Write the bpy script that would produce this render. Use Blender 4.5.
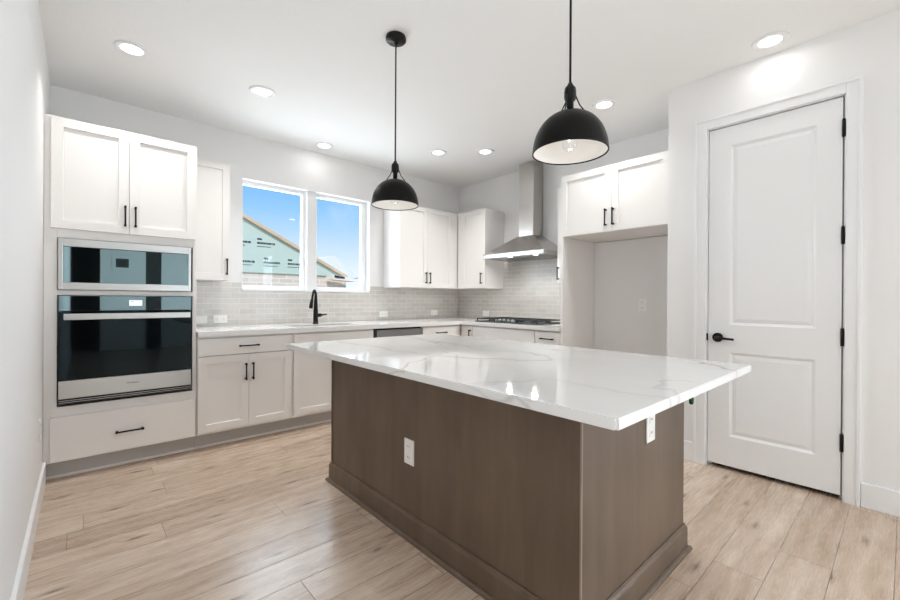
import bpy, bmesh, math, random
from mathutils import Vector, Matrix
random.seed(7)
scene = bpy.context.scene
COL = scene.collection
for o in list(bpy.data.objects):
    bpy.data.objects.remove(o)

# ------------------------------------------------------------------ camera
def setup_camera():
    f, a, h, p, ro = 410.2, .7315, 1.1714, .0017, -.0059
    r0 = Vector((math.cos(a), -math.sin(a), 0)); w0 = Vector((math.sin(a), math.cos(a), 0)); z = Vector((0, 0, 1))
    F = math.cos(p)*w0 - math.sin(p)*z
    U0 = math.cos(p)*z + math.sin(p)*w0
    R = math.cos(ro)*r0 - math.sin(ro)*U0
    U = math.sin(ro)*r0 + math.cos(ro)*U0
    cam = bpy.data.cameras.new('camera'); cam.sensor_width = 36; cam.lens = f/900*36
    cam.clip_start = .02
    o = bpy.data.objects.new('camera', cam); COL.objects.link(o)
    m = Matrix((R, U, -F)).transposed().to_4x4(); m.translation = (0, 0, h)
    o.matrix_world = m
    scene.camera = o
setup_camera()

# ------------------------------------------------------------------ world, sun, large lights, exposure
scene.view_settings.view_transform = 'Standard'
scene.view_settings.look = 'None'
scene.view_settings.gamma = 1
scene.view_settings.use_curve_mapping = False
scene.view_settings.exposure = 0.35
scene.cycles.max_bounces = 12
scene.cycles.diffuse_bounces = 7
scene.cycles.glossy_bounces = 5
scene.cycles.sample_clamp_indirect = 6
scene.cycles.caustics_reflective = False
scene.cycles.caustics_refractive = False

world = bpy.data.worlds.new('sky'); scene.world = world
world.use_nodes = True
wn = world.node_tree; wn.nodes.clear()
tc = wn.nodes.new('ShaderNodeTexCoord'); sx = wn.nodes.new('ShaderNodeSeparateXYZ')
rp = wn.nodes.new('ShaderNodeValToRGB'); bg = wn.nodes.new('ShaderNodeBackground'); wo = wn.nodes.new('ShaderNodeOutputWorld')
ns = wn.nodes.new('ShaderNodeTexNoise'); ns.inputs['Scale'].default_value = 7; ns.inputs['Detail'].default_value = 6
cr = wn.nodes.new('ShaderNodeValToRGB'); mx = wn.nodes.new('ShaderNodeMixRGB')
wn.links.new(tc.outputs['Generated'], sx.inputs[0]); wn.links.new(sx.outputs['Z'], rp.inputs[0])
wn.links.new(tc.outputs['Generated'], ns.inputs['Vector']); wn.links.new(ns.outputs['Fac'], cr.inputs[0])
e = rp.color_ramp.elements
e[0].position = 0.0; e[0].color = (.74, .76, .78, 1)
e[1].position = .27; e[1].color = (.14, .37, .74, 1)
for pos, c in ((.055, (.66, .71, .77, 1)), (.12, (.46, .60, .75, 1)), (.20, (.24, .47, .74, 1))):
    q = e.new(pos); q.color = c
cr.color_ramp.elements[0].position = .56; cr.color_ramp.elements[0].color = (0, 0, 0, 1)
cr.color_ramp.elements[1].position = .80; cr.color_ramp.elements[1].color = (.5, .5, .5, 1)
mx.inputs[2].default_value = (.67, .70, .73, 1)
wn.links.new(cr.outputs[0], mx.inputs[0]); wn.links.new(rp.outputs[0], mx.inputs[1])
wn.links.new(mx.outputs[0], bg.inputs[0]); wn.links.new(bg.outputs[0], wo.inputs[0])
bg.inputs[1].default_value = 1.1

def add_sun(direction, strength, color=(1, .96, .9)):
    l = bpy.data.lights.new('sun', 'SUN'); l.energy = strength; l.angle = .01; l.color = color
    o = bpy.data.objects.new('sun', l); COL.objects.link(o)
    o.rotation_euler = Vector(direction).to_track_quat('-Z', 'Y').to_euler()
add_sun((.35, .62, -.70), 2.7)

def area(name, loc, direction, sx_, sy_, power, color=(1, 1, 1), spread=math.pi, shape='RECTANGLE'):
    l = bpy.data.lights.new(name, 'AREA'); l.shape = shape; l.size = sx_; l.size_y = sy_
    l.energy = power; l.color = color; l.spread = spread
    o = bpy.data.objects.new(name, l); COL.objects.link(o)
    o.location = loc; o.rotation_euler = Vector(direction).to_track_quat('-Z', 'Y').to_euler()
    return o
# daylight entering through the rear window and an added patio door
area('daylight_rear_window', (2.625, -4.80, 1.38), (0, 1, 0), 1.2, 2.0, 25, (.83, .92, 1))
area('added_patio_daylight', (3.62, -2.05, 1.2), (-1, 0, 0), 1.7, 2.1, 118, (.83, .92, 1))  # lamp outside the added patio door, brightens the left wall
# daylight entering through the kitchen window
area('daylight_kitchen_window', (1.86, 4.62, 1.80), (0, -1, 0), 1.36, 1.06, 30, (.86, .935, 1))

# ------------------------------------------------------------------ materials
def srgb(r, g, b):
    def c(v):
        v /= 255
        return v/12.92 if v <= .04045 else ((v+.055)/1.055)**2.4
    return (c(r), c(g), c(b), 1)

class Mat:
    def __init__(s, name):
        s.m = bpy.data.materials.new(name); s.m.use_nodes = True
        s.t = s.m.node_tree; s.t.nodes.clear()
        s.out = s.n('ShaderNodeOutputMaterial')
    def n(s, typ, **kw):
        x = s.t.nodes.new(typ)
        for k, v in kw.items(): setattr(x, k, v)
        return x
    def l(s, a, b): s.t.links.new(a, b)
    def math(s, op, a, b=None, c=None, clamp=False):
        x = s.n('ShaderNodeMath', operation=op, use_clamp=clamp)
        for i, v in enumerate((a, b, c)):
            if v is None: continue
            if isinstance(v, (int, float)): x.inputs[i].default_value = v
            else: s.l(v, x.inputs[i])
        return x.outputs[0]
    def mix(s, f, a, b, blend='MIX'):
        x = s.n('ShaderNodeMixRGB', blend_type=blend)
        for i, v in enumerate((f, a, b)):
            if isinstance(v, (int, float)): x.inputs[i].default_value = v
            elif isinstance(v, tuple): x.inputs[i].default_value = v
            else: s.l(v, x.inputs[i])
        return x.outputs[0]
    def ramp(s, f, stops):
        x = s.n('ShaderNodeValToRGB'); el = x.color_ramp.elements
        el[0].position, el[0].color = stops[0]; el[1].position, el[1].color = stops[-1]
        for p_, c_ in stops[1:-1]:
            q_ = el.new(p_); q_.color = c_
        s.l(f, x.inputs[0]); return x.outputs[0]
    def bsdf(s, color=None, rough=.5, metal=0, spec=.5, normal=None, coat=0, coat_rough=.05):
        b = s.n('ShaderNodeBsdfPrincipled')
        if color is not None:
            if isinstance(color, tuple): b.inputs['Base Color'].default_value = color
            else: s.l(color, b.inputs['Base Color'])
        if isinstance(rough, (int, float)): b.inputs['Roughness'].default_value = rough
        else: s.l(rough, b.inputs['Roughness'])
        b.inputs['Metallic'].default_value = metal
        b.inputs['Specular IOR Level'].default_value = spec
        b.inputs['Coat Weight'].default_value = coat; b.inputs['Coat Roughness'].default_value = coat_rough
        if normal is not None: s.l(normal, b.inputs['Normal'])
        s.l(b.outputs[0], s.out.inputs[0]); return b
    def bump(s, h, strength=.2, dist=.01):
        x = s.n('ShaderNodeBump'); x.inputs['Strength'].default_value = strength; x.inputs['Distance'].default_value = dist
        s.l(h, x.inputs['Height']); return x.outputs[0]
    def noise(s, vec, scale, detail=4, rough=.5, dist=0):
        x = s.n('ShaderNodeTexNoise'); x.inputs['Scale'].default_value = scale; x.inputs['Detail'].default_value = detail
        x.inputs['Roughness'].default_value = rough; x.inputs['Distortion'].default_value = dist
        s.l(vec, x.inputs['Vector']); return x.outputs['Fac']
    def coord(s, scale=(1, 1, 1)):
        t = s.n('ShaderNodeTexCoord'); mp = s.n('ShaderNodeMapping'); mp.inputs['Scale'].default_value = scale
        s.l(t.outputs['Object'], mp.inputs[0]); return mp.outputs[0]

def plain(name, col, rough=.5, metal=0, bump_scale=None, bump_strength=.1, var=.02, spec=.5, coat=0):
    m = Mat(name); v = m.coord()
    nz = m.noise(v, 3.0, 3)
    lo = tuple(max(0, c*(1-var)) for c in col[:3])+(1,); hi = tuple(min(1, c*(1+var)) for c in col[:3])+(1,)
    c = m.mix(nz, lo, hi)
    nm = m.bump(m.noise(v, bump_scale, 5), bump_strength, .004) if bump_scale else None
    m.bsdf(c, rough, metal, spec, nm, coat); return m.m

M = {}
M['wall'] = plain('painted_drywall', srgb(233, 232, 231), .75, 0, 90, .12, .01)
M['ceiling'] = plain('textured_ceiling', srgb(239, 239, 238), .85, 0, 55, .35, .015)
M['trim'] = plain('white_trim_paint', srgb(236, 236, 236), .35, var=.005)
M['cabinet'] = plain('white_cabinet_paint', srgb(234, 231, 228), .38, var=.006)
M['toe_shade'] = plain('cabinet_toe_shade_grey', srgb(188, 186, 183), .5, var=.01)  # recess shade put into the paint, greyer than the white cabinets
M['black'] = plain('matte_black_metal', srgb(18, 17, 17), .40, .0, var=.05, spec=.25)
M['black_iron'] = plain('cast_iron', srgb(30, 34, 37), .45, .2, 200, .1)
M['white_plastic'] = plain('white_plastic', srgb(240, 239, 236), .3, var=.003)
M['grey_plastic'] = plain('grey_slot', srgb(130, 128, 126), .4)
M['dark'] = plain('dark_gap', srgb(14, 14, 15), .6)
M['green'] = plain('green_plastic', srgb(18, 74, 40), .2, var=.2)
M['pendant_out'] = plain('pendant_black_bronze', srgb(17, 15, 14), .36, .0, var=.1, spec=.14)
M['pendant_in'] = plain('pendant_white_enamel', srgb(222, 220, 217), .5)
M['brass'] = plain('bulb_socket', srgb(190, 180, 160), .3, .8)

def steel(name, col, rough, axis):
    m = Mat(name)
    sc = [2, 2, 2]; 
    for i in range(3):
        if i != axis: sc[i] = 120
    v = m.coord(tuple(sc)); nz = m.noise(v, 2, 3)
    c = m.mix(nz, tuple(x*.985 for x in col[:3])+(1,), tuple(min(1, x*1.015) for x in col[:3])+(1,))
    r = rough
    m.bsdf(c, r, 1.0); return m.m
M['steel'] = steel('brushed_stainless', srgb(198, 198, 195), .33, 0)
M['steel_hood'] = steel('brushed_stainless_hood', srgb(196, 192, 188), .22, 1)
M['steel_dark'] = steel('brushed_stainless_dishwasher', srgb(150, 150, 150), .3, 0)

def black_glass(name, tint, refl):
    m = Mat(name); v = m.coord(); nz = m.noise(v, 2, 2)
    c = m.mix(nz, srgb(4, 6, 8), srgb(7, 10, 13))
    d = m.n('ShaderNodeBsdfPrincipled'); m.l(c, d.inputs['Base Color']); d.inputs['Roughness'].default_value = .05; d.inputs['Specular IOR Level'].default_value = .5 if refl > .1 else .16
    g = m.n('ShaderNodeBsdfGlossy'); g.inputs['Roughness'].default_value = .012; g.inputs['Color'].default_value = tint
    mxs = m.n('ShaderNodeMixShader'); mxs.inputs[0].default_value = refl
    m.l(d.outputs[0], mxs.inputs[1]); m.l(g.outputs[0], mxs.inputs[2]); m.l(mxs.outputs[0], m.out.inputs[0]); return m.m
M['black_glass'] = black_glass('mirror_black_glass', (.62, .93, 1.0, 1), .26)
M['oven_glass'] = black_glass('dark_oven_window_glass', (.3, .8, 1.0, 1), .012)

def glass_clear(name, gloss=.06):
    m = Mat(name)
    t = m.n('ShaderNodeBsdfTransparent'); t.inputs[0].default_value = (.97, .985, .99, 1)
    g = m.n('ShaderNodeBsdfGlossy'); g.inputs['Roughness'].default_value = 0
    lw = m.n('ShaderNodeLayerWeight'); lw.inputs['Blend'].default_value = .5
    f = m.math('ADD', m.math('MULTIPLY', m.math('POWER', lw.outputs['Facing'], 4.0), .55), gloss*.6, clamp=True)
    mxs = m.n('ShaderNodeMixShader'); m.l(f, mxs.inputs[0])
    m.l(t.outputs[0], mxs.inputs[1]); m.l(g.outputs[0], mxs.inputs[2]); m.l(mxs.outputs[0], m.out.inputs[0]); return m.m
M['glass'] = glass_clear('window_glass', .02)
M['bulb_glass'] = glass_clear('clear_bulb_glass', .09)

def emit(name, col, strength):
    m = Mat(name); x = m.n('ShaderNodeEmission'); x.inputs[0].default_value = col; x.inputs[1].default_value = strength
    m.l(x.outputs[0], m.out.inputs[0]); return m.m
M['lens'] = emit('downlight_lens', (1, .98, .95, 1), 6)
M['filament'] = emit('bulb_filament', (1, .86, .68, 1), 5)
M['hood_lens'] = emit('hood_lamp_lens', (1, .98, .95, 1), 2.5)
M['display'] = emit('oven_display', (.85, .95, 1, 1), 1.0)
M['lcd'] = plain('oven_display_digits', srgb(110, 150, 170), .5)

def m_floor():
    m = Mat('oak_plank_floor'); W, L, G = .183, 1.52, .0024
    t = m.n('ShaderNodeTexCoord'); s = m.n('ShaderNodeSeparateXYZ'); m.l(t.outputs['Object'], s.inputs[0])
    yr = m.math('DIVIDE', m.math('SUBTRACT', s.outputs[1], 1.859), W)
    row = m.math('FLOOR', yr); yf = m.math('SUBTRACT', yr, row)
    wn1 = m.n('ShaderNodeTexWhiteNoise', noise_dimensions='1D'); m.l(row, wn1.inputs['W'])
    xr = m.math('ADD', m.math('DIVIDE', s.outputs[0], L), m.math('MULTIPLY', wn1.outputs[0], 7.3))
    cell = m.math('FLOOR', xr); xf = m.math('SUBTRACT', xr, cell)
    cb = m.n('ShaderNodeCombineXYZ'); m.l(row, cb.inputs[0]); m.l(cell, cb.inputs[1])
    wn2 = m.n('ShaderNodeTexWhiteNoise', noise_dimensions='3D'); m.l(cb.outputs[0], wn2.inputs['Vector'])
    rnd = wn2.outputs[0]
    # grain coordinates: long along x, shifted per plank
    off = m.math('MULTIPLY', rnd, 40.0)
    g = m.n('ShaderNodeCombineXYZ'); m.l(m.math('ADD', m.math('MULTIPLY', s.outputs[0], 1.9), off), g.inputs[0])
    m.l(m.math('MULTIPLY', s.outputs[1], 7.0), g.inputs[1]); m.l(off, g.inputs[2])
    broad = m.noise(g.outputs[0], 1.6, 4, .55, .8)
    g2 = m.n('ShaderNodeCombineXYZ'); m.l(m.math('ADD', m.math('MULTIPLY', s.outputs[0], 8.0), off), g2.inputs[0])
    m.l(m.math('MULTIPLY', s.outputs[1], 110.0), g2.inputs[1]); m.l(off, g2.inputs[2])
    fine = m.noise(g2.outputs[0], 1.0, 3, .6)
    # cathedral rings
    wv = m.n('ShaderNodeTexWave', wave_type='BANDS', bands_direction='Y'); wv.inputs['Scale'].default_value = .55
    wv.inputs['Distortion'].default_value = 9; wv.inputs['Detail'].default_value = 2; wv.inputs['Detail Scale'].default_value = .7
    m.l(g.outputs[0], wv.inputs['Vector'])
    # knots
    k = m.n('ShaderNodeCombineXYZ'); m.l(m.math('ADD', m.math('MULTIPLY', s.outputs[0], 1.3), off), k.inputs[0])
    m.l(m.math('MULTIPLY', s.outputs[1], 5.0), k.inputs[1])
    vo = m.n('ShaderNodeTexVoronoi', voronoi_dimensions='2D'); vo.inputs['Scale'].default_value = 1.0; m.l(k.outputs[0], vo.inputs['Vector'])
    wob = m.math('ADD', vo.outputs['Distance'], m.math('MULTIPLY', m.math('SUBTRACT', fine, .5), .05))
    knot = m.ramp(wob, [(.015, (1, 1, 1, 1)), (.05, (.45, .45, .45, 1)), (.10, (0, 0, 0, 1))])
    base = m.ramp(rnd, [(0, srgb(174, 153, 134)), (.35, srgb(197, 177, 158)), (.7, srgb(211, 194, 177)), (1, srgb(184, 164, 145))])
    c = m.mix(m.ramp(broad, [(.30, (0, 0, 0, 1)), (.72, (.75, .75, .75, 1))]), base, srgb(160, 132, 109))
    c = m.mix(m.math('MULTIPLY', wv.outputs['Fac'], .30), c, srgb(216, 199, 182))
    c = m.mix(m.math('MULTIPLY', m.math('SUBTRACT', fine, .35), .28, clamp=True), c, srgb(166, 142, 122))
    c = m.mix(m.math('MULTIPLY', knot, .8), c, srgb(104, 82, 66))
    ey = m.math('MULTIPLY', m.math('MINIMUM', yf, m.math('SUBTRACT', 1.0, yf)), W)
    ex = m.math('MULTIPLY', m.math('MINIMUM', xf, m.math('SUBTRACT', 1.0, xf)), L)
    ed = m.math('MINIMUM', ex, ey)
    gap = m.math('SUBTRACT', 1.0, m.math('DIVIDE', ed, G), clamp=True)
    c = m.mix(m.math('MULTIPLY', gap, .92), c, srgb(96, 82, 70))
    hgt = m.math('SUBTRACT', m.math('MULTIPLY', fine, .25), gap)
    r = m.math('MULTIPLY_ADD', fine, .14, .20)
    m.bsdf(c, r, 0, .5, m.bump(hgt, .25, .003)); return m.m
M['floor'] = m_floor()

def m_tile(name, axis):
    m = Mat(name); t = m.n('ShaderNodeTexCoord'); s = m.n('ShaderNodeSeparateXYZ'); m.l(t.outputs['Object'], s.inputs[0])
    cb = m.n('ShaderNodeCombineXYZ'); m.l(s.outputs[axis], cb.inputs[0]); m.l(m.math('SUBTRACT', s.outputs[2], .914), cb.inputs[1])
    b = m.n('ShaderNodeTexBrick'); b.offset = .5
    b.inputs['Scale'].default_value = 1; b.inputs['Brick Width'].default_value = .152; b.inputs['Row Height'].default_value = .0515
    b.inputs['Mortar Size'].default_value = .0022; b.inputs['Mortar Smooth'].default_value = .2; b.inputs['Bias'].default_value = 0
    b.inputs['Color1'].default_value = srgb(197, 193, 187); b.inputs['Color2'].default_value = srgb(211, 207, 202)
    b.inputs['Mortar'].default_value = srgb(236, 234, 231)
    m.l(cb.outputs[0], b.inputs['Vector'])
    nz = m.noise(cb.outputs[0], 14, 4); c = m.mix(m.math('MULTIPLY', nz, .35), b.outputs['Color'], srgb(188, 183, 176))
    h = m.math('ADD', m.math('MULTIPLY', b.outputs['Fac'], -1.0), m.math('MULTIPLY', nz, .8))
    m.bsdf(c, .18, 0, .5, m.bump(h, .35, .004)); return m.m
M['tile_x'] = m_tile('glazed_tile_back', 0); M['tile_y'] = m_tile('glazed_tile_side', 1)

def m_quartz(name, strength):
    m = Mat(name); v = m.coord((1, 1, 1))
    warp = m.n('ShaderNodeTexNoise'); warp.inputs['Scale'].default_value = 2.2; warp.inputs['Detail'].default_value = 5
    m.l(v, warp.inputs['Vector'])
    vv = m.n('ShaderNodeVectorMath', operation='MULTIPLY_ADD'); m.l(warp.outputs['Color'], vv.inputs[0])
    vv.inputs[1].default_value = (.42, .42, .42); m.l(v, vv.inputs[2])
    def vein(rot, sc, wdt, seed):
        mp = m.n('ShaderNodeMapping'); mp.inputs['Rotation'].default_value = (0, 0, rot); mp.inputs['Scale'].default_value = sc
        mp.inputs['Location'].default_value = (seed, seed*.37, 0)
        m.l(vv.outputs[0], mp.inputs[0])
        f = m.n('ShaderNodeTexNoise'); f.inputs['Scale'].default_value = 1; f.inputs['Detail'].default_value = 1
        m.l(mp.outputs[0], f.inputs['Vector'])
        d = m.math('ABSOLUTE', m.math('SUBTRACT', f.outputs['Fac'], .5))
        return m.math('SUBTRACT', 1.0, m.math('DIVIDE', d, wdt), clamp=True)
    v1 = vein(.5, (1.1, .45, 1), .0065, 3.1); v2 = vein(-.9, (1.5, .6, 1), .006, 9.4)
    soft = vein(.5, (1.1, .45, 1), .05, 3.1)
    fade = m.ramp(m.noise(v, 1.7, 2), [(.34, (.25, .25, .25, 1)), (.54, (1, 1, 1, 1))])
    tot = m.math('MAXIMUM', m.math('MULTIPLY', v1, .8), m.math('MULTIPLY', v2, .55))
    tot = m.math('MULTIPLY', m.math('MAXIMUM', tot, m.math('MULTIPLY', soft, .16)), fade)
    base = m.mix(m.noise(v, 5, 3), srgb(224, 222, 220), srgb(231, 230, 228))
    c = m.mix(m.math('MULTIPLY', tot, strength), base, srgb(152, 147, 142))
    m.bsdf(c, .045, 0, .5); return m.m
M['quartz'] = m_quartz('veined_white_quartz', 1.0); M['quartz_plain'] = m_quartz('white_quartz_perimeter', .12)

def m_wood(name, lo, hi):
    m = Mat(name); v = m.coord((9, 9, .9)); big = m.noise(v, 1.2, 5, .6, .6)
    v2 = m.coord((120, 120, 5)); fine = m.noise(v2, 1, 3)
    v3 = m.coord((2.5, 2.5, 1.6)); blot = m.noise(v3, 1.4, 3)
    f = m.math('ADD', m.math('MULTIPLY', big, .5), m.math('MULTIPLY', blot, .5))
    c = m.mix(m.ramp(f, [(.32, (0, 0, 0, 1)), (.68, (1, 1, 1, 1))]), lo, hi)
    c = m.mix(m.math('MULTIPLY', fine, .22), c, tuple(x*.55 for x in lo[:3])+(1,))
    m.bsdf(c, .42, 0, .4, m.bump(fine, .05, .002)); return m.m
M['wood'] = m_wood('grey_brown_stained_maple', srgb(90, 74, 60), srgb(116, 98, 82))
M['wood_edge'] = m_wood('stained_maple_edge', srgb(140, 124, 110), srgb(154, 138, 123))
M['lumber'] = m_wood('raw_lumber', srgb(205, 175, 140), srgb(226, 198, 164))
M['wrap'] = plain('green_house_wrap', srgb(190, 204, 191), .6, var=.04)
M['wrap_ink'] = plain('black_printed_ink', srgb(40, 52, 50), .7)
M['deck'] = plain('pale_roof_sheathing', srgb(238, 228, 218), .8, var=.06)

def m_brick():
    m = Mat('cream_brick'); t = m.n('ShaderNodeTexCoord'); s = m.n('ShaderNodeSeparateXYZ'); m.l(t.outputs['Object'], s.inputs[0])
    cb = m.n('ShaderNodeCombineXYZ'); m.l(m.math('ADD', s.outputs[0], s.outputs[1]), cb.inputs[0]); m.l(s.outputs[2], cb.inputs[1])
    b = m.n('ShaderNodeTexBrick'); b.inputs['Scale'].default_value = 1; b.inputs['Brick Width'].default_value = .30; b.inputs['Row Height'].default_value = .10
    b.inputs['Mortar Size'].default_value = .010
    b.inputs['Color1'].default_value = srgb(208, 190, 172); b.inputs['Color2'].default_value = srgb(222, 207, 191); b.inputs['Mortar'].default_value = srgb(228, 222, 214)
    m.l(cb.outputs[0], b.inputs['Vector'])
    m.bsdf(b.outputs['Color'], .85); return m.m
M['brick'] = m_brick()
M['ground'] = plain('dry_ground', srgb(170, 150, 125), .9, var=.15)
M['dark_hall'] = plain('painted_hall_shade', srgb(60, 58, 56), .7)  # darkness of the unlit space put into the colour

# ------------------------------------------------------------------ geometry helpers
def box(bm, x0, x1, y0, y1, z0, z1, bev=0, seg=2):
    vs = [bm.verts.new((x, y, z)) for x in (x0, x1) for y in (y0, y1) for z in (z0, z1)]
    idx = [(0, 1, 3, 2), (4, 6, 7, 5), (0, 4, 5, 1), (2, 3, 7, 6), (0, 2, 6, 4), (1, 5, 7, 3)]
    fs = [bm.faces.new([vs[i] for i in f]) for f in idx]
    if bev:
        es = list({e_ for f in fs for e_ in f.edges})
        bmesh.ops.bevel(bm, geom=es, offset=bev, segments=seg, affect='EDGES', profile=.6)
    return bm
def boxes(*bs, bev=0):
    bm = bmesh.new()
    for b in bs: box(bm, *b, bev=bev)
    return bm
def cyl(bm, p0, p1, r0, r1=None, n=20, caps=True):
    r1 = r0 if r1 is None else r1
    p0, p1 = Vector(p0), Vector(p1); d = (p1-p0).normalized()
    u = d.orthogonal().normalized(); w = d.cross(u)
    A = []; Bv = []
    for i in range(n):
        t = 2*math.pi*i/n; q = u*math.cos(t)+w*math.sin(t)
        A.append(bm.verts.new(p0+q*r0)); Bv.append(bm.verts.new(p1+q*r1))
    for i in range(n):
        j = (i+1) % n; bm.faces.new((A[i], A[j], Bv[j], Bv[i])).smooth = True
    if caps:
        bm.faces.new(A[::-1]); bm.faces.new(Bv)
    return bm
def tube(bm, pts, r, n=12):
    pts = [Vector(p) for p in pts]; rs = r if isinstance(r, (list, tuple)) else [r]*len(pts)
    rings = []; u = None
    for i, p in enumerate(pts):
        d = (pts[min(i+1, len(pts)-1)]-pts[max(i-1, 0)]).normalized()
        if u is None: u = d.orthogonal().normalized()
        u = (u-d*u.dot(d)).normalized(); w = d.cross(u)
        rings.append([bm.verts.new(p+(u*math.cos(2*math.pi*k/n)+w*math.sin(2*math.pi*k/n))*rs[i]) for k in range(n)])
    for a_, b_ in zip(rings, rings[1:]):
        for k in range(n):
            j = (k+1) % n; bm.faces.new((a_[k], a_[j], b_[j], b_[k])).smooth = True
    bm.faces.new(rings[0][::-1]); bm.faces.new(rings[-1]); return bm
def lathe(bm, prof, n=48, c=(0, 0, 0), close=False):
    rings = []
    for r, z in prof:
        if r < 1e-6: rings.append([bm.verts.new((c[0], c[1], c[2]+z))])
        else: rings.append([bm.verts.new((c[0]+r*math.cos(2*math.pi*k/n), c[1]+r*math.sin(2*math.pi*k/n), c[2]+z)) for k in range(n)])
    prs = list(zip(rings, rings[1:]))
    if close: prs.append((rings[-1], rings[0]))
    for a_, b_ in prs:
        for k in range(n):
            j = (k+1) % n
            vs = ([a_[k], a_[j]] if len(a_) > 1 else [a_[0]]) + ([b_[j], b_[k]] if len(b_) > 1 else [b_[0]])
            if len(vs) > 2: bm.faces.new(vs).smooth = True
    return bm
def panel_slab(w, h, t, rects, steps, edge=.0015):
    """slab with front at y=0 facing -y; each rect (x0,x1,z0,z1) gets inset profile steps [(inset, depth), ...]"""
    bm = bmesh.new()
    xs = sorted({0, w, *[r[0] for r in rects], *[r[1] for r in rects]}); zs = sorted({0, h, *[r[2] for r in rects], *[r[3] for r in rects]})
    V = {(i, j): bm.verts.new((x, 0, z)) for i, x in enumerate(xs) for j, z in enumerate(zs)}
    pf = []
    for i in range(len(xs)-1):
        for j in range(len(zs)-1):
            f = bm.faces.new((V[i, j], V[i+1, j], V[i+1, j+1], V[i, j+1]))
            cx, cz = (xs[i]+xs[i+1])/2, (zs[j]+zs[j+1])/2
            if any(r[0] < cx < r[1] and r[2] < cz < r[3] for r in rects): pf.append(f)
    bnd = [e_ for e_ in bm.edges if e_.is_boundary]
    ex = bmesh.ops.extrude_edge_only(bm, edges=bnd)
    nv = [v for v in ex['geom'] if isinstance(v, bmesh.types.BMVert)]
    for v in nv: v.co.y = t
    bedges = [e_ for e_ in ex['geom'] if isinstance(e_, bmesh.types.BMEdge) and e_.is_boundary]
    bmesh.ops.contextual_create(bm, geom=bedges)
    for f in pf:
        cur = f
        for ins, dep in steps:
            bmesh.ops.inset_individual(bm, faces=[cur], thickness=ins, depth=0)
            for v in cur.verts: v.co.y += dep
    bmesh.ops.recalc_face_normals(bm, faces=bm.faces)
    return bm

def obj(name, bm, mat, parent=None, smooth_angle=None):
    me = bpy.data.meshes.new(name); bmesh.ops.recalc_face_normals(bm, faces=bm.faces); bm.to_mesh(me); bm.free()
    for m_ in (mat if isinstance(mat, (list, tuple)) else [mat]): me.materials.append(m_)
    o = bpy.data.objects.new(name, me); COL.objects.link(o)
    if parent: o.parent = parent
    return o
def thing(name, label, cat, loc=(0, 0, 0), rot=0, group=None):
    o = bpy.data.objects.new(name, None); COL.objects.link(o); o.empty_display_size = .1
    o.location = loc; o.rotation_euler = (0, 0, rot); o['label'] = label; o['category'] = cat
    if group: o['group'] = group
    return o
def tag(o, label, cat, group=None):
    o['label'] = label; o['category'] = cat
    if group: o['group'] = group
    return o
def struct(name, bm, mat, parent=None):
    o = obj(name, bm, mat, parent)
    if not parent: o['kind'] = 'structure'
    return o
def copy_tree(o, parent=None):
    c = o.copy(); COL.objects.link(c)
    if parent: c.parent = parent
    for ch in list(o.children): copy_tree(ch, c)
    return c

# ------------------------------------------------------------------ dimensions
XL, YB, XC, XD, YD, ZC = -.18, 4.33, 4.055, 3.324, 1.222, 2.775
YR = -4.6
WX0, WX1, WZ0, WZ1 = 1.158, 2.582, 1.243, 2.350          # kitchen window opening

# ------------------------------------------------------------------ room shell
struct('floor', boxes((XL-.15, XC+.15, YR-.15, YB+.15, -.1, 0)), M['floor'])
struct('ceiling', boxes((XL-.15, XC+.15, YR-.15, YB+.15, ZC, ZC+.12)), M['ceiling'])
struct('wall_left', boxes((XL-.15, XL, YR-.15, YB+.15, 0, ZC)), M['wall'])
struct('wall_back', boxes((XL, WX0, YB, YB+.15, 0, ZC), (WX1, XC, YB, YB+.15, 0, ZC), (WX0, WX1, YB, YB+.15, 0, WZ0), (WX0, WX1, YB, YB+.15, WZ1, ZC)), M['wall'])
struct('wall_right', boxes((XC, XC+.15, -.6, YB+.15, 0, ZC)), M['wall'])
struct('wall_pantry_side', boxes((XD+.11, XC, -.70, -.59, 0, ZC)), M['wall'])
DY0, DY1, DZ = .245, .955, 2.39       # door opening
PY0, PY1 = -3.0, -1.1                 # unseen patio door, added to bring in side light
struct('wall_pantry', boxes((XD, XD+.11, YR, PY0, 0, ZC), (XD, XD+.11, PY1, DY0, 0, ZC), (XD, XD+.11, PY0, PY1, 2.3, ZC), (XD, XD+.11, DY1, YD, 0, ZC), (XD, XD+.11, DY0, DY1, DZ, ZC),
                            (XD+.11, XC, YD-.11, YD, 0, ZC)), M['wall'])
struct('wall_alcove', boxes((3.97, XC, YD, 2.174, 0, 1.764)), M['wall'])
# far end of the open-plan room behind the camera: a hall opening darkened by its colour and a wide window
RX0, RX1, RZ0, RZ1 = 2.0, 3.25, .35, 2.4
HX0, HX1 = -.18, .30
NX0, NX1 = 1.10, 1.40
struct('wall_rear', boxes((HX1, NX0, YR-.15, YR, 0, ZC), (NX1, RX0, YR-.15, YR, 0, ZC), (NX0, NX1, YR-.15, YR-.04, 0, ZC), (NX0, NX1, YR-.04, YR, 2.5, ZC), (RX1, XD+.11, YR-.15, YR, 0, ZC), (RX0, RX1, YR-.15, YR, 0, RZ0), (RX0, RX1, YR-.15, YR, RZ1, ZC),
                          (XL, HX1, YR-.15, YR, 2.3, ZC)), M['wall'])
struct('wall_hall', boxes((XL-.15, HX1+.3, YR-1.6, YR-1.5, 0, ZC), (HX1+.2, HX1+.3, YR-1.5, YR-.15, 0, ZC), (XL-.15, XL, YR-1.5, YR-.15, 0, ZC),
                          (XL, HX1+.2, YR-1.5, YR-.15, 2.45, 2.5), (XL, HX1+.2, YR-1.5, YR-.15, -.05, 0)), M['dark_hall'])
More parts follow.
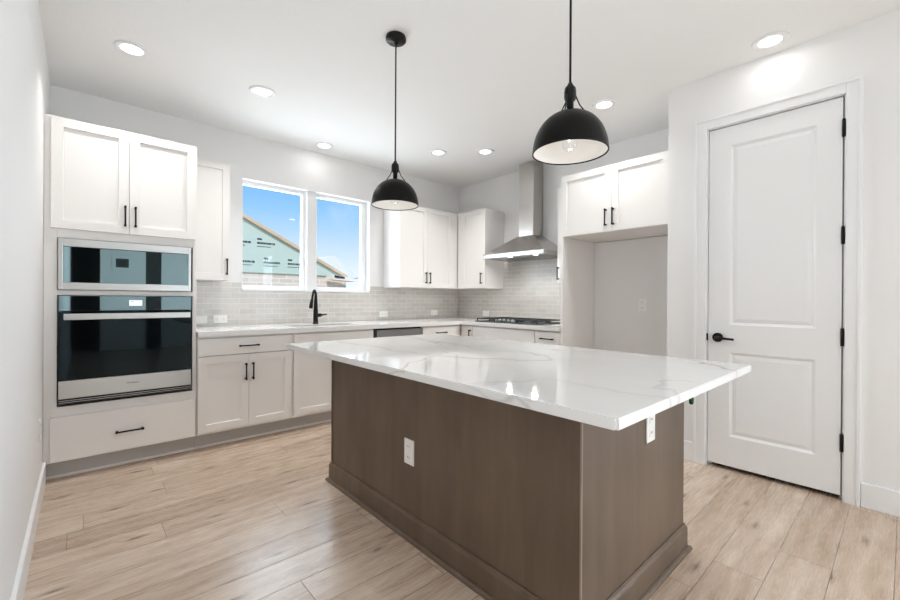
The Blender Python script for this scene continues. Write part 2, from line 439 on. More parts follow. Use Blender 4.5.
struct('trim_5', boxes((NX0+.002, NX1-.002, YR-.0395, YR-.03, 0, 2.498)), M['dark_hall'])  # dark sheet in a shallow niche stands in for an unlit opening
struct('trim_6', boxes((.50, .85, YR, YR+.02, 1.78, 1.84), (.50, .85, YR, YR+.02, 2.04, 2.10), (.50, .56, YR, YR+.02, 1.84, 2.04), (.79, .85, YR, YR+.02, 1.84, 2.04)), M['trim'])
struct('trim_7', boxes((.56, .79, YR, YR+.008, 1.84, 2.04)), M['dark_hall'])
w2 = thing('window_2', 'wide living room window behind the viewer', 'window', ((RX0+RX1)/2, YR-.07, RZ0)); w2['kind'] = 'structure'
del w2['category']
hw = (RX1-RX0)/2; hh = RZ1-RZ0
obj('window_frame', boxes((-hw, -hw+.06, -.04, .04, 0, hh), (hw-.06, hw, -.04, .04, 0, hh), (-hw+.06, hw-.06, -.04, .04, 0, .06), (-hw+.06, hw-.06, -.04, .04, hh-.06, hh),
                          (-.04, .04, -.04, .04, .06, hh-.06)), M['trim'], w2)
obj('pane', boxes((-hw+.06, -.04, -.004, .004, .06, hh-.06), (.04, hw-.06, -.004, .004, .06, hh-.06)), M['glass'], w2)

w3 = thing('door_2', 'glazed patio door behind the viewer, added for side light', 'door', (XD+.05, PY0, 0)); w3['kind'] = 'structure'; del w3['category']
pw = PY1-PY0
obj('door_frame', boxes((-.03, .03, 0, .07, 0, 2.3), (-.03, .03, pw-.07, pw, 0, 2.3), (-.03, .03, .07, pw-.07, 0, .09), (-.03, .03, .07, pw-.07, 2.21, 2.3), (-.03, .03, pw/2-.045, pw/2+.045, .09, 2.21)), M['trim'], w3)
obj('pane', boxes((-.004, .004, .07, pw/2-.045, .09, 2.21), (-.004, .004, pw/2+.045, pw-.07, .09, 2.21)), M['glass'], w3)

def baseboard(name, pts_boxes):
    bm = bmesh.new()
    for b in pts_boxes: box(bm, *b, bev=.004)
    return struct(name, bm, M['trim'])
baseboard('baseboard_left', [(XL, XL+.016, YR+.01, 3.60, 0, .14)])
baseboard('baseboard_right', [(XD-.016, XD, 1.037, YD, 0, .14), (XD-.016, XD, PY1, .170, 0, .14), (XD-.016, XD, YR+.01, PY0, 0, .14)])
baseboard('baseboard_alcove', [(3.954, 3.97, YD+.002, 2.170, 0, .14)])

# kitchen window
w1 = thing('window_1', 'kitchen window', 'window', (WX0, YB, WZ0)); w1['kind'] = 'structure'; del w1['category']
ww, wh = WX1-WX0, WZ1-WZ0
FY0, FY1 = .075, .125
obj('window_liner', boxes((0, .006, -.001, .145, .006, wh-.006), (ww-.010, ww, -.006, .145, .006, wh-.010), (0, ww, -.006, .145, wh-.010, wh)), M['trim'], w1)
obj('window_sill', boxes((0, ww, -.012, .145, 0, .022), bev=.003), M['trim'], w1)
G = [(1.186, 1.782), (1.950, 2.512)]          # clear glass spans of the two sashes
ga, gb = [(a_-WX0, b_-WX0) for a_, b_ in G]
gz0, gz1 = .058, wh-.048
bmf = bmesh.new()
for q in ((.006, ga[0], FY0, FY1, .022, wh-.010), (ga[1], ga[1]+.040, FY0, FY1, .022, wh-.010), (gb[0]-.040, gb[0], FY0, FY1, .022, wh-.010), (gb[1], ww-.010, FY0, FY1, .022, wh-.010),
          (ga[0], ga[1], FY0, FY1, .022, gz0), (ga[0], ga[1], FY0, FY1, gz1, wh-.010), (gb[0], gb[1], FY0, FY1, .022, gz0), (gb[0], gb[1], FY0, FY1, gz1, wh-.010)): box(bmf, *q, bev=.002)
obj('window_frame', bmf, M['trim'], w1)
obj('window_mullion', boxes((ga[1]+.034, gb[0]-.034, .020, .130, .022, wh-.010), bev=.003), M['trim'], w1)
obj('pane', boxes((ga[0], ga[1], .098, .102, gz0, gz1), (gb[0], gb[1], .098, .102, gz0, gz1)), M['glass'], w1)

# pantry door, casing, hardware
cas = bmesh.new()
for b in ((XD-.018, XD, .172, .241, 0, 2.462), (XD-.018, XD, .959, 1.036, 0, 2.462), (XD-.018, XD, .241, .959, 2.388, 2.462)): box(cas, *b, bev=.003)
for b in ((XD-.026, XD-.017, .172, .190, 0, 2.462), (XD-.026, XD-.017, 1.018, 1.036, 0, 2.462), (XD-.026, XD-.017, .190, 1.018, 2.444, 2.462)): box(cas, *b, bev=.003)
struct('trim_1', cas, M['trim'])
struct('trim_2', boxes((XD, XD+.11, DY0-.0, DY0+.004, 0, DZ), (XD, XD+.11, DY1-.004, DY1, 0, DZ), (XD, XD+.11, DY0+.004, DY1-.004, DZ-.006, DZ),
                       (XD+.052, XD+.075, DY0+.004, DY0+.02, 0, DZ-.006), (XD+.052, XD+.075, DY1-.02, DY1-.004, 0, DZ-.006)), M['trim'])
d1 = thing('door_1', 'pantry door', 'door', (XD+.006, .947, .030), -math.pi/2); d1['kind'] = 'structure'; del d1['category']
dw, dh = .690, 2.347
rects = [(.137, .573, 2.235-.022-1.240, 2.235-.022), (.137, .573, .228-.022, .806-.022)]
rects = [(.130, .576, .976, 2.216), (.130, .576, .206, .786)]
obj('door_slab', panel_slab(dw, dh, .035, rects, [(.004, .003), (.020, .009), (.004, -.001), (.030, -.006)]), M['trim'], d1)
hb = bmesh.new()
cyl(hb, (.060, 0, .885), (.060, -.012, .885), .032, n=28); cyl(hb, (.060, -.012, .885), (.060, -.05, .885), .011)
tube(hb, [(.052, -.05, .885), (.09, -.052, .884), (.13, -.05, .881), (.165, -.047, .879)], [.010, .009, .008, .0075], 12)
obj('door_handle', hb, M['black'], d1)
for z in (.31, .93, 1.53, 2.16):
    hg = bmesh.new(); cyl(hg, (.6945, -.008, z-.05), (.6945, -.008, z+.05), .0085, n=14); box(hg, .686, .703, -.004, .001, z-.05, z+.05)
    cyl(hg, (.6945, -.008, z+.05), (.6945, -.008, z+.056), .006, n=10)
    obj('hinge', hg, M['black'], d1)
obj('strike_plate', boxes((-.009, -.001, -.008, .02, .86, .91)), M['black'], d1)

# backsplash (tiles bonded to the walls)
tb = boxes((.652, WX0-.002, YB-.009, YB, .915, 1.322), (WX0-.002, WX1+.002, YB-.009, YB, .915, WZ0-.002), (WX1+.002, XC-.009, YB-.009, YB, .915, 1.322))
struct('trim_3', tb, M['tile_x'])
tb = boxes((XC-.009, XC, 3.478, YB-.009, .915, 1.322), (XC-.009, XC, 2.20, 3.478, .915, 1.70))
struct('trim_4', tb, M['tile_y'])

# ------------------------------------------------------------------ cabinets
def shaker(w, h, rail=.056):
    return panel_slab(w, h, .02, [(rail, w-rail, rail, h-rail)], [(.002, .012)])
def slab(w, h): return boxes((0, w, 0, .02, 0, h), bev=.0015)
def pull(length, vertical):
    bm = bmesh.new(); L = length
    if vertical:
        box(bm, -.005, .005, -.034, -.024, 0, L, bev=.002)
        for z in (.009, L-.009): box(bm, -.006, .006, -.026, 0, z-.006, z+.006)
        for z in (0.006, L-.006): box(bm, -.0065, .0065, -.0355, -.0225, z-.007, z+.007, bev=.002)
    else:
        box(bm, 0, L, -.034, -.024, -.005, .005, bev=.002)
        for x in (.009, L-.009): box(bm, x-.006, x+.006, -.026, 0, -.006, .006)
        for x in (0.006, L-.006): box(bm, x-.007, x+.007, -.0355, -.0225, -.0065, .0065, bev=.002)
    return bm
def front(root, kind, x0, x1, z0, z1, handle=None, plain_=False):
    """kind: door / drawer / filler; handle: (x, z, length, vertical) in root coordinates"""
    if kind == 'drawer' or plain_: bm = slab(x1-x0, z1-z0)
    else: bm = shaker(x1-x0, z1-z0)
    bmesh.ops.translate(bm, verts=bm.verts, vec=(x0, 0, z0))
    o = obj(kind, bm, M['cabinet'], root)
    if handle:
        hx, hz, L, v = handle; hb_ = pull(L, v); bmesh.ops.translate(hb_, verts=hb_.verts, vec=(hx, 0, hz))
        obj('handle', hb_, M['black'], o)
    return o
def body(root, bs, mat='cabinet', name='carcass'): return obj(name, boxes(*bs, bev=.001), M[mat], root)
S = -math.pi/2

# oven tower (front plane of the doors y = 3.583)
Y0 = 3.583
t = thing('oven_cabinet', 'tall white oven cabinet against the left wall holding two built-in ovens', 'cabinet', (-.172, Y0, 0))
D = YB-Y0-.003
body(t, [(-.0065, .820, .022, D, .118, .470), (-.0065, .056, .022, D, .470, 2.318), (.794, .820, .022, D, .470, 2.318), (.056, .794, D-.03, D, .470, 1.60),
         (.056, .794, .022, D-.03, 1.184, 1.216), (.056, .794, .022, D-.03, 1.550, 2.318)])
body(t, [(.004, .823, .095, D, 0, .1175)], 'toe_shade', 'toe_kick')
obj('toe_moulding', boxes((.004, .823, .083, .095, 0, .018), bev=.004), M['cabinet'], t)
front(t, 'door', .025, .4115, 1.608, 2.309, (.391, 1.655, .14, True)); front(t, 'door', .4155, .810, 1.608, 2.309, (.447, 1.655, .14, True))
front(t, 'drawer', .026, .810, .128, .408, (.344, .258, .155, False))

# built-in microwave
w = thing('microwave', 'built-in stainless-framed microwave with black glass front, upper unit in tall cabinet', 'microwave', (-.113, Y0, 1.219))
mw, mh = .723, .328
obj('casing', boxes((.008, mw-.008, .023, .45, .006, mh-.006)), M['dark'], w)
obj('trim_frame', boxes((0, .022, .004, .022, 0, mh), (mw-.018, mw, .004, .022, 0, mh), (.022, mw-.018, .004, .022, 0, .046), (.022, mw-.018, .004, .022, mh-.050, mh), bev=.002), M['steel'], w)
obj('glass_door', boxes((.022, mw-.018, .006, .0225, .046, mh-.050), bev=.001), M['black_glass'], w)
obj('vent_slot', boxes((.024, mw-.02, .0035, .0055, mh-.053, mh-.0505)), M['dark'], w)

# built-in oven
w = thing('wall_oven', 'black glass wall oven with steel bar handle, below the microwave', 'oven', (-.109, Y0, .487))
ow, oh = .719, .693
obj('casing', boxes((.010, ow-.010, .023, .60, .01, oh-.01)), M['dark'], w)
obj('control_panel', boxes((0, ow, -.004, .0225, oh-.098, oh), bev=.0015), M['black_glass'], w)
disp = obj('display', boxes((.352, .424, -.0052, -.0042, oh-.066, oh-.028)), M['display'], w)
dg = bmesh.new()
for (a_, b_, c_, d_) in ((.360, .378, oh-.040, oh-.036),): box(dg, a_, b_, -.0058, -.0053, c_, d_)
obj('display_mark', dg, M['lcd'], disp)
dr = obj('oven_door', boxes((0, ow, -.010, .0225, .152, oh-.102), bev=.0015), M['oven_glass'], w)
hb = bmesh.new()
box(hb, .024, ow-.012, -.062, -.044, oh-.154, oh-.114, bev=.004)
for x in (.050, ow-.038): box(hb, x-.012, x+.012, -.046, -.010, oh-.146, oh-.122, bev=.002)
obj('handle', hb, M['steel'], dr)
lp = obj('lower_panel', boxes((0, ow, -.010, .0225, .036, .149), bev=.0015), M['steel'], w)
vg = boxes((0, ow, -.004, .0225, 0, .034), bev=.001)
obj('vent_grille', vg, M['dark'], w)
obj('vent_bar', boxes((.003, ow-.003, -.008, -.0045, .009, .012), (.003, ow-.003, -.008, -.0045, .021, .024)), M['steel'], w)
def text_mesh(txt, size):
    cu = bpy.data.curves.new('lettering', 'FONT'); cu.body = txt; cu.size = size; cu.align_x = 'CENTER'; cu.align_y = 'CENTER'; cu.extrude = .0003; cu.shear = .25
    o_ = bpy.data.objects.new('lettering_source', cu); COL.objects.link(o_)
    dgp = bpy.context.evaluated_depsgraph_get(); me = bpy.data.meshes.new_from_object(o_.evaluated_get(dgp))
    bpy.data.objects.remove(o_); bpy.data.curves.remove(cu)
    return me
me = text_mesh('Whirlpool', .017); me.name = 'badge_lettering'
me.transform(Matrix.Translation((.372, -.0106, .098)) @ Matrix.Rotation(math.pi/2, 4, 'X')); me.materials.clear(); me.materials.append(M['dark'])
o = bpy.data.objects.new('badge_lettering', me); COL.objects.link(o); o.parent = lp

# small upper cabinet right of the tower
YU = 3.98
def upper(label, group, loc, rot, w_, z0, z1, depth, fronts, extra=()):
    r = thing('wall_cabinet', label, 'cabinet', (loc[0], loc[1], z0), rot, group)
    body(r, [(0, w_, .022, depth, 0, z1-z0)]+[(a_, b_, .004, .022, 0, z1-z0) for a_, b_ in extra])
    for f_ in fronts: front(r, 'door', *f_)
    return r
hz = .055
upper('narrow white wall cabinet between the tall oven cabinet and the window', 'white wall cabinets', (.652, YU), 0, .316, 1.326, 2.346, YB-YU-.003,
      [(.004, .313, .002, 1.018, (.289, .048, .14, True))])
upper('white two-door wall cabinet right of the window', 'white wall cabinets', (2.772, YU), 0, XC-2.772-.003, 1.312, 2.302, YB-YU-.003,
      [(.003, .4185, .002, .988, (.391, hz, .135, True)), (.4215, .838, .002, .988, (.451, hz, .135, True))], [(.841, .926)])
upper('white single-door wall cabinet in the corner left of the range hood', 'white wall cabinets', (3.70, YU-.002), S, .500, 1.312, 2.302, XC-3.70-.003,
      [(.083, .497, .002, .988, (.446, hz, .135, True))], [(.002, .080)])
upper('narrow white wall cabinet between the range hood and the refrigerator recess', 'white wall cabinets', (3.70, 2.447), S, .246, 1.348, 2.338, XC-3.70-.012,
      [(.003, .243, .002, .988, (.020, .035, .13, True))])

# base cabinets, back run
def base(label, loc, rot, w_, depth, fronts, group='white base cabinets', toe=True, open_top=False, ext=0):
    r = thing('base_cabinet', label, 'cabinet', loc, rot, group)
    if open_top: body(r, [(0, w_, .022, depth, .118, .640), (0, .018, .022, depth, .640, .868), (w_-.018, w_, .022, depth, .640, .868), (.018, w_-.018, .022, .060, .640, .868), (.018, w_-.018, depth-.02, depth, .640, .868)])
    else: body(r, [(0, w_, .022, depth, .118, .868)])
    body(r, [(0, w_+ext, .095, depth, 0, .1175)], 'toe_shade', 'toe_kick')
    if toe: obj('toe_moulding', boxes((0, w_+ext, .083, .095, 0, .018), bev=.004), M['cabinet'], r)
    for f_ in fronts: front(r, *f_)
    return r
DB = YB-Y0-.003
base('white base cabinet with one wide drawer over two doors, beside the oven cabinet', (.652, Y0, 0), 0, .716, DB,
     [('drawer', .006, .711, .724, .856, (.288, .789, .150, False)), ('door', .006, .3635, .138, .719, (.339, .512, .135, True)), ('door', .3665, .711, .138, .719, (.393, .512, .135, True))], ext=.0035)
base('white sink base cabinet with a false front, under the faucet', (1.372, Y0, 0), 0, .818, DB,
     [('drawer', .014, .812, .724, .856), ('door', .014, .411, .138, .719, (.388, .50, .135, True)), ('door', .414, .812, .138, .719, (.440, .50, .135, True))], open_top=True)
base('white base cabinet right of the dishwasher, mostly hidden by the island', (2.812, Y0, 0), 0, .600, DB,
     [('drawer', .004, .555, .724, .856, (.19, .789, .150, False)), ('door', .004, .2785, .138, .719, (.255, .50, .135, True)), ('door', .2815, .555, .138, .719, (.305, .50, .135, True))])
# dishwasher
w = thing('dishwasher', 'stainless dishwasher under the worktop right of the sink', 'dishwasher', (2.196, Y0, 0))
obj('tub', boxes((0, .610, .03, .60, .10, .864)), M['dark'], w)
obj('door', boxes((.032, .606, .000, .03, .12, .850), bev=.004), M['steel_dark'], w)
obj('side_trim', boxes((.001, .030, .003, .03, .10, .866)), M['dark'], w)
obj('toe_panel', boxes((0, .610, .09, .11, 0, .10)), M['dark'], w)
# right run (front plane x = 3.395)
XF = 3.395; DC = XC-XF-.003
base('narrow white base cabinet in the corner left of the cooktop', (XF, 3.600, 0), S, .208, DC,
     [('door', .030, .205, .138, .856, (.180, .68, .135, True), True)])
base('wide white base cabinet beneath the cooktop', (XF, 3.389, 0), S, .885, DC,
     [('drawer', .004, .881, .70, .856), ('door', .004, .441, .138, .695, (.415, .50, .135, True)), ('door', .444, .881, .138, .695, (.470, .50, .135, True))])
base('small white drawer base cabinet between the cooktop cabinet and refrigerator panel', (XF, 2.502, 0), S, .296, DC,
     [('drawer', .004, .292, .70, .856, (.078, .79, .145, False)), ('drawer', .004, .292, .42, .695, (.078, .56, .145, False)), ('drawer', .004, .292, .138, .415, (.078, .28, .145, False))])
# refrigerator enclosure
XR = 3.39
o = obj('refrigerator_side_panel', boxes((XR, XC-.012, 2.176, 2.203, 0, 1.766), bev=.001), M['cabinet'])
tag(o, 'tall white side panel standing at the left of the refrigerator recess', 'panel')
r = thing('wall_cabinet', 'deep white two-door cabinet above the empty refrigerator recess', 'cabinet', (XR, 2.203, 1.768), S, 'white wall cabinets')
body(r, [(0, .976, .022, XC-XR-.003, 0, .574)])
front(r, 'door', .003, .4955, .002, .572, (.452, .05, .145, True)); front(r, 'door', .4985, .972, .002, .572, (.519, .05, .145, True))

# ------------------------------------------------------------------ worktop, sink, faucet
ZT, ZB = .914, .872
SX0, SX1, SY0, SY1 = 1.42, 2.06, 3.68, 3.94
CF = 3.552; CX = 3.368
wt = boxes((.652, SX0, CF, YB-.010, ZB, ZT), (SX1, XC-.010, CF, YB-.010, ZB, ZT), (SX0, SX1, CF, SY0, ZB, ZT), (SX0, SX1, SY1, YB-.010, ZB, ZT),
           (CX, XC-.010, 2.206, CF, ZB, ZT))
bmesh.ops.remove_doubles(wt, verts=wt.verts, dist=1e-5)
tag(obj('worktop', wt, M['quartz_plain']), 'white L-shaped quartz worktop along the window wall and cooktop wall', 'countertop')
sk = boxes((SX0-.01, SX1+.01, SY0-.01, SY0, ZB-.20, ZB-.001), (SX0-.01, SX1+.01, SY1, SY1+.01, ZB-.20, ZB-.001), (SX0-.01, SX0, SY0, SY1, ZB-.20, ZB-.001),
           (SX1, SX1+.01, SY0, SY1, ZB-.20, ZB-.001), (SX0-.01, SX1+.01, SY0-.01, SY1+.01, ZB-.21, ZB-.20))
tag(obj('sink', sk, M['steel']), 'undermount sink basin sunk in the worktop below the window', 'sink')
fx, fy = 1.772, 4.02
w = thing('faucet', 'matte black pull-down kitchen faucet in front of the window', 'faucet', (fx, fy, ZT))
fb = bmesh.new()
lathe(fb, [(0, 0), (.028, 0), (.028, .010), (.024, .016), (.024, .13), (.022, .15), (.017, .24), (.014, .30), (0, .30)], 24)
obj('column', fb, M['black'], w)
sp = bmesh.new()
pts = [(0, 0, .285), (-.004, -.004, .318), (-.013, -.010, .337), (-.025, -.018, .340), (-.036, -.026, .328), (-.047, -.034, .290), (-.056, -.041, .250)]
tube(sp, pts, [.0125, .012, .0115, .011, .011, .011, .011], 14)
so = obj('spout', sp, M['black'], w)
sh = bmesh.new(); tube(sh, [(-.055, -.040, .255), (-.063, -.046, .22), (-.072, -.053, .175), (-.075, -.055, .160)], [.0125, .016, .019, .018], 16)
obj('spray_head', sh, M['black'], so)
lv = bmesh.new(); cyl(lv, (.018, 0, .085), (.058, 0, .088), .019, .019, 18); tube(lv, [(.05, 0, .088), (.08, -.004, .091), (.118, -.008, .096)], [.013, .008, .006], 10)
obj('lever', lv, M['black'], w)

# ------------------------------------------------------------------ cooktop
cy0, cy1, cx0, cx1 = 2.505, 3.385, 3.43, 3.95
w = thing('cooktop', 'black gas cooktop set in the worktop below the range hood', 'cooktop', ((cx0+cx1)/2, (cy0+cy1)/2, ZT))
hx, hy = (cx1-cx0)/2, (cy1-cy0)/2
obj('base_tray', boxes((-hx, hx, -hy, hy, 0, .010), bev=.003), M['black_iron'], w)
burn = [(-.12, -.31, .045), (.13, -.31, .035), (.04, 0, .055), (-.12, .31, .035), (.13, .31, .045)]
for bx_, by_, br in burn:
    b_ = bmesh.new(); lathe(b_, [(0, .010), (br, .010), (br, .018), (br*.72, .020), (br*.72, .026), (0, .028)], 24, (bx_, by_, 0))
    obj('burner', b_, M['black_iron'], w)
for gy0, gy1 in ((-.43, -.155), (-.145, .145), (.155, .43)):
    g = bmesh.new(); z0, z1 = .032, .042
    x0_ = -.235 if abs(gy0+gy1) > .05 else -.13
    for b in ((x0_, .24, gy0, gy0+.012, z0, z1), (x0_, .24, gy1-.012, gy1, z0, z1), (x0_, x0_+.012, gy0+.012, gy1-.012, z0, z1), (.228, .24, gy0+.012, gy1-.012, z0, z1),
              (x0_+.012, .228, (gy0+gy1)/2-.006, (gy0+gy1)/2+.006, z0, z1), (-.006, .006, gy0+.012, gy1-.012, z0, z1)): box(g, *b, bev=.002)
    for px_ in (x0_+.006, .234):
        for py_ in (gy0+.006, gy1-.006): box(g, px_-.006, px_+.006, py_-.006, py_+.006, .010, z0)
    obj('grate', g, M['black_iron'], w)
for k in range(5):
    kb = bmesh.new(); yk = -.115+k*.062+.03; lathe(kb, [(0, .010), (.019, .010), (.018, .032), (.016, .036), (0, .036)], 20, (-.205, yk, 0)); box(kb, -.224, -.187, yk-.003, yk+.003, .036, .042)
    obj('knob', kb, M['steel'], w)

# ------------------------------------------------------------------ range hood
hy0, hy1, hxf, hzb, hzt = 2.525, 3.395, 3.57, 1.655, 1.700
ky0, ky1, kxf, kzt = 2.872, 3.080, 3.855, 1.915
w = thing('range_hood', 'stainless pyramid range hood with square chimney above the cooktop', 'range hood', (XC-.010, (hy0+hy1)/2, hzb))
ox, oy = XC-.010, (hy0+hy1)/2
def L(x, y, z): return (x-ox, y-oy, z-hzb)
cn = bmesh.new()
lo = [cn.verts.new(L(*p)) for p in ((hxf, hy0, hzt), (hxf, hy1, hzt), (ox, hy1, hzt), (ox, hy0, hzt))]
hi = [cn.verts.new(L(*p)) for p in ((kxf-.015, ky0-.015, kzt), (kxf-.015, ky1+.015, kzt), (ox, ky1+.015, kzt), (ox, ky0-.015, kzt))]
for i in range(4): cn.faces.new((lo[i], lo[(i+1) % 4], hi[(i+1) % 4], hi[i]))
cn.faces.new(hi); cn.faces.new(lo[::-1])
obj('canopy', cn, M['steel_hood'], w)
rb = bmesh.new(); box(rb, hxf-ox, 0, hy0-oy, hy1-oy, 0, hzt-hzb, bev=.002)
obj('rim_band', rb, M['steel'], w)
obj('chimney', boxes((kxf-ox, 0, ky0-oy, ky1-oy, kzt-hzb, ZC-.002-hzb), bev=.002), M['steel_hood'], w)
for q in (-.21, .21):
    obj('filter', boxes((-.36, -.06, q-.19, q+.19, -.004, 0), bev=.001), M['steel_dark'], w)
for q in (-.30, .05):
    b_ = bmesh.new(); cyl(b_, (-.43, q, 0), (-.43, q, -.004), .028, n=20); obj('hood_lamp', b_, M['hood_lens'], w)
    l = bpy.data.lights.new('hood_light', 'AREA'); l.shape = 'DISK'; l.size = .05; l.energy = 3.6; l.color = (1, .99, .97)
    lo_ = bpy.data.objects.new('hood_light', l); COL.objects.link(lo_); lo_.parent = w; lo_.location = (-.43, q, -.008); lo_.rotation_euler = (0, math.radians(20), 0)
b_ = boxes((hxf-ox-.0025, hxf-ox, -.02, .05, .016, .026)); obj('control_strip', b_, M['grey_plastic'], w)

# ------------------------------------------------------------------ island
BX0, BX1, BY0, BY1 = 1.204, 2.118, .70, 2.474
ISX0, ISX1, ISY0, ISY1, IZ0, IZ1 = .937, 2.182, .452, 2.556, .862, .892
t = thing('kitchen_island', 'large grey-brown stained wood island standing in the middle of the plank floor', 'kitchen island', ((BX0+BX1)/2, (BY0+BY1)/2, 0))
ix, iy = (BX0+BX1)/2, (BY0+BY1)/2; bx, by = (BX1-BX0)/2, (BY1-BY0)/2
obj('body', boxes((-bx, bx, -by, by, 0, IZ0), bev=.0015), M['wood'], t)
# corner beads, baseboard, shoe moulding
cb_ = boxes((-bx-.002, -bx+.005, -by-.002, -by+.005, .13, IZ0-.001), bev=.001); obj('corner_bead', cb_, M['wood_edge'], t)
cb_ = boxes((-bx-.004, -bx+.012, by-.012, by+.004, .13, IZ0-.001), bev=.001); obj('corner_bead', cb_, M['wood'], t)
def skirt(prof):
    bm = bmesh.new(); rings = []
    for off, z in prof:
        rings.append([bm.verts.new(p) for p in ((-bx-off, -by-off, z), (bx+off, -by-off, z), (bx+off, by+off, z), (-bx-off, by+off, z))])
    for a_, b_ in zip(rings, rings[1:]):
        for k in range(4): bm.faces.new((a_[k], a_[(k+1) % 4], b_[(k+1) % 4], b_[k]))
    return bm
sk_ = skirt([(-.001, .0), (.014, 0), (.014, .100), (.012, .106), (.007, .112), (.005, .122), (-.001, .122)])
obj('skirting', sk_, M['wood'], t)
sh_ = skirt([(.013, .0), (.030, 0), (.0295, .008), (.026, .014), (.020, .018), (.013, .019)])
obj('shoe_moulding', sh_, M['wood'], t)
it = bmesh.new(); box(it, ISX0, ISX1, ISY0, ISY1, IZ0+.0005, IZ1)
ve = [e_ for e_ in it.edges if abs(e_.verts[0].co.z-e_.verts[1].co.z) > .01]
bmesh.ops.bevel(it, geom=ve, offset=.007, segments=4, affect='EDGES')
he = [e_ for e_ in it.edges if abs(e_.verts[0].co.z-e_.verts[1].co.z) < 1e-5 and len(e_.link_faces) == 2 and e_.calc_face_angle() > 1]
bmesh.ops.bevel(it, geom=he, offset=.003, segments=2, affect='EDGES')
tag(obj('island_worktop', it, M['quartz']), 'big white quartz slab with grey veins lying on the wooden island', 'countertop')

# green fitting hanging beside the island
g = bmesh.new(); lathe(g, [(0, -.026), (.006, -.026), (.010, -.020), (.011, .004), (.009, .010), (0, .012)], 16)
w = thing('cap', 'small dark green cap sticking out below the slab at the island\'s right side', 'cap', (BX1+.026, .678, .708))
obj('bulb', g, M['green'], w)
g = bmesh.new(); cyl(g, (0, 0, .010), (0, 0, .020), .006, n=12); tube(g, [(0, 0, .016), (-.012, .006, .016), (-.026, .014, .016)], .004, 8)
obj('stem', g, M['black'], w)

# ------------------------------------------------------------------ outlets
def outlet(label, loc, rot, w_=.072, h_=.117, horizontal=False, blank=False, group='white wall outlets'):
    r = thing('wall_outlet', label, 'outlet', loc, rot, group)
    if horizontal: w_, h_ = h_, w_
    obj('cover_plate', boxes((-w_/2, w_/2, -.006, 0, -h_/2, h_/2), bev=.002), M['white_plastic'], r)
    if blank: 
        obj('rocker', boxes((-.035, .035, -.010, -.006, -.017, .017), bev=.002) if horizontal else boxes((-.017, .017, -.010, -.006, -.035, .035), bev=.002), M['white_plastic'], r); return r
    for s_ in (-1, 1):
        c_ = (s_*.027, 0) if horizontal else (0, s_*.027)
        b_ = bmesh.new(); box(b_, c_[0]-.016, c_[0]+.016, -.008, -.006, c_[1]-.016, c_[1]+.016, bev=.001)
        p_ = obj('receptacle', b_, M['white_plastic'], r)
        sl = bmesh.new()
        for q in (-.006, .006):
            if horizontal: box(sl, c_[0]-.004, c_[0]+.004, -.0087, -.0078, c_[1]+q-.0015, c_[1]+q+.0015)
            else: box(sl, c_[0]+q-.0015, c_[0]+q+.0015, -.0087, -.0078, c_[1]-.003, c_[1]+.006)
        obj('slots', sl, M['grey_plastic'], p_)
    return r
ty = YB-.009; tx = XC-.009
outlet('white switch plate on the backsplash against the oven cabinet', (.776, ty, .972), 0, .072, .172, True, True)
outlet('white outlet on the backsplash just right of the switch plate', (.972, ty, .972), 0, horizontal=True)
outlet('white outlet on the backsplash below the right edge of the window', (2.775, ty, .985), 0, horizontal=True)
outlet('white outlet on the backsplash under the two-door wall cabinet', (3.585, ty, .988), 0, horizontal=True)
outlet('white outlet on the cooktop wall under the corner wall cabinet', (tx, 3.78, .985), S, horizontal=True)
outlet('white outlet on the grey wall inside the refrigerator recess', (3.97, 1.681, 1.127), S)
outlet('white outlet on the long side of the wooden island', (BX0, 1.632, .420), S+math.pi*0, .076, .122)
outlet('white outlet on the short end of the island, half hidden by slab', (1.73, BY0, .660), 0, .078, .128)
outlet('white outlet low on the left wall beside the oven cabinet', (XL, 3.32, .41), math.pi/2)

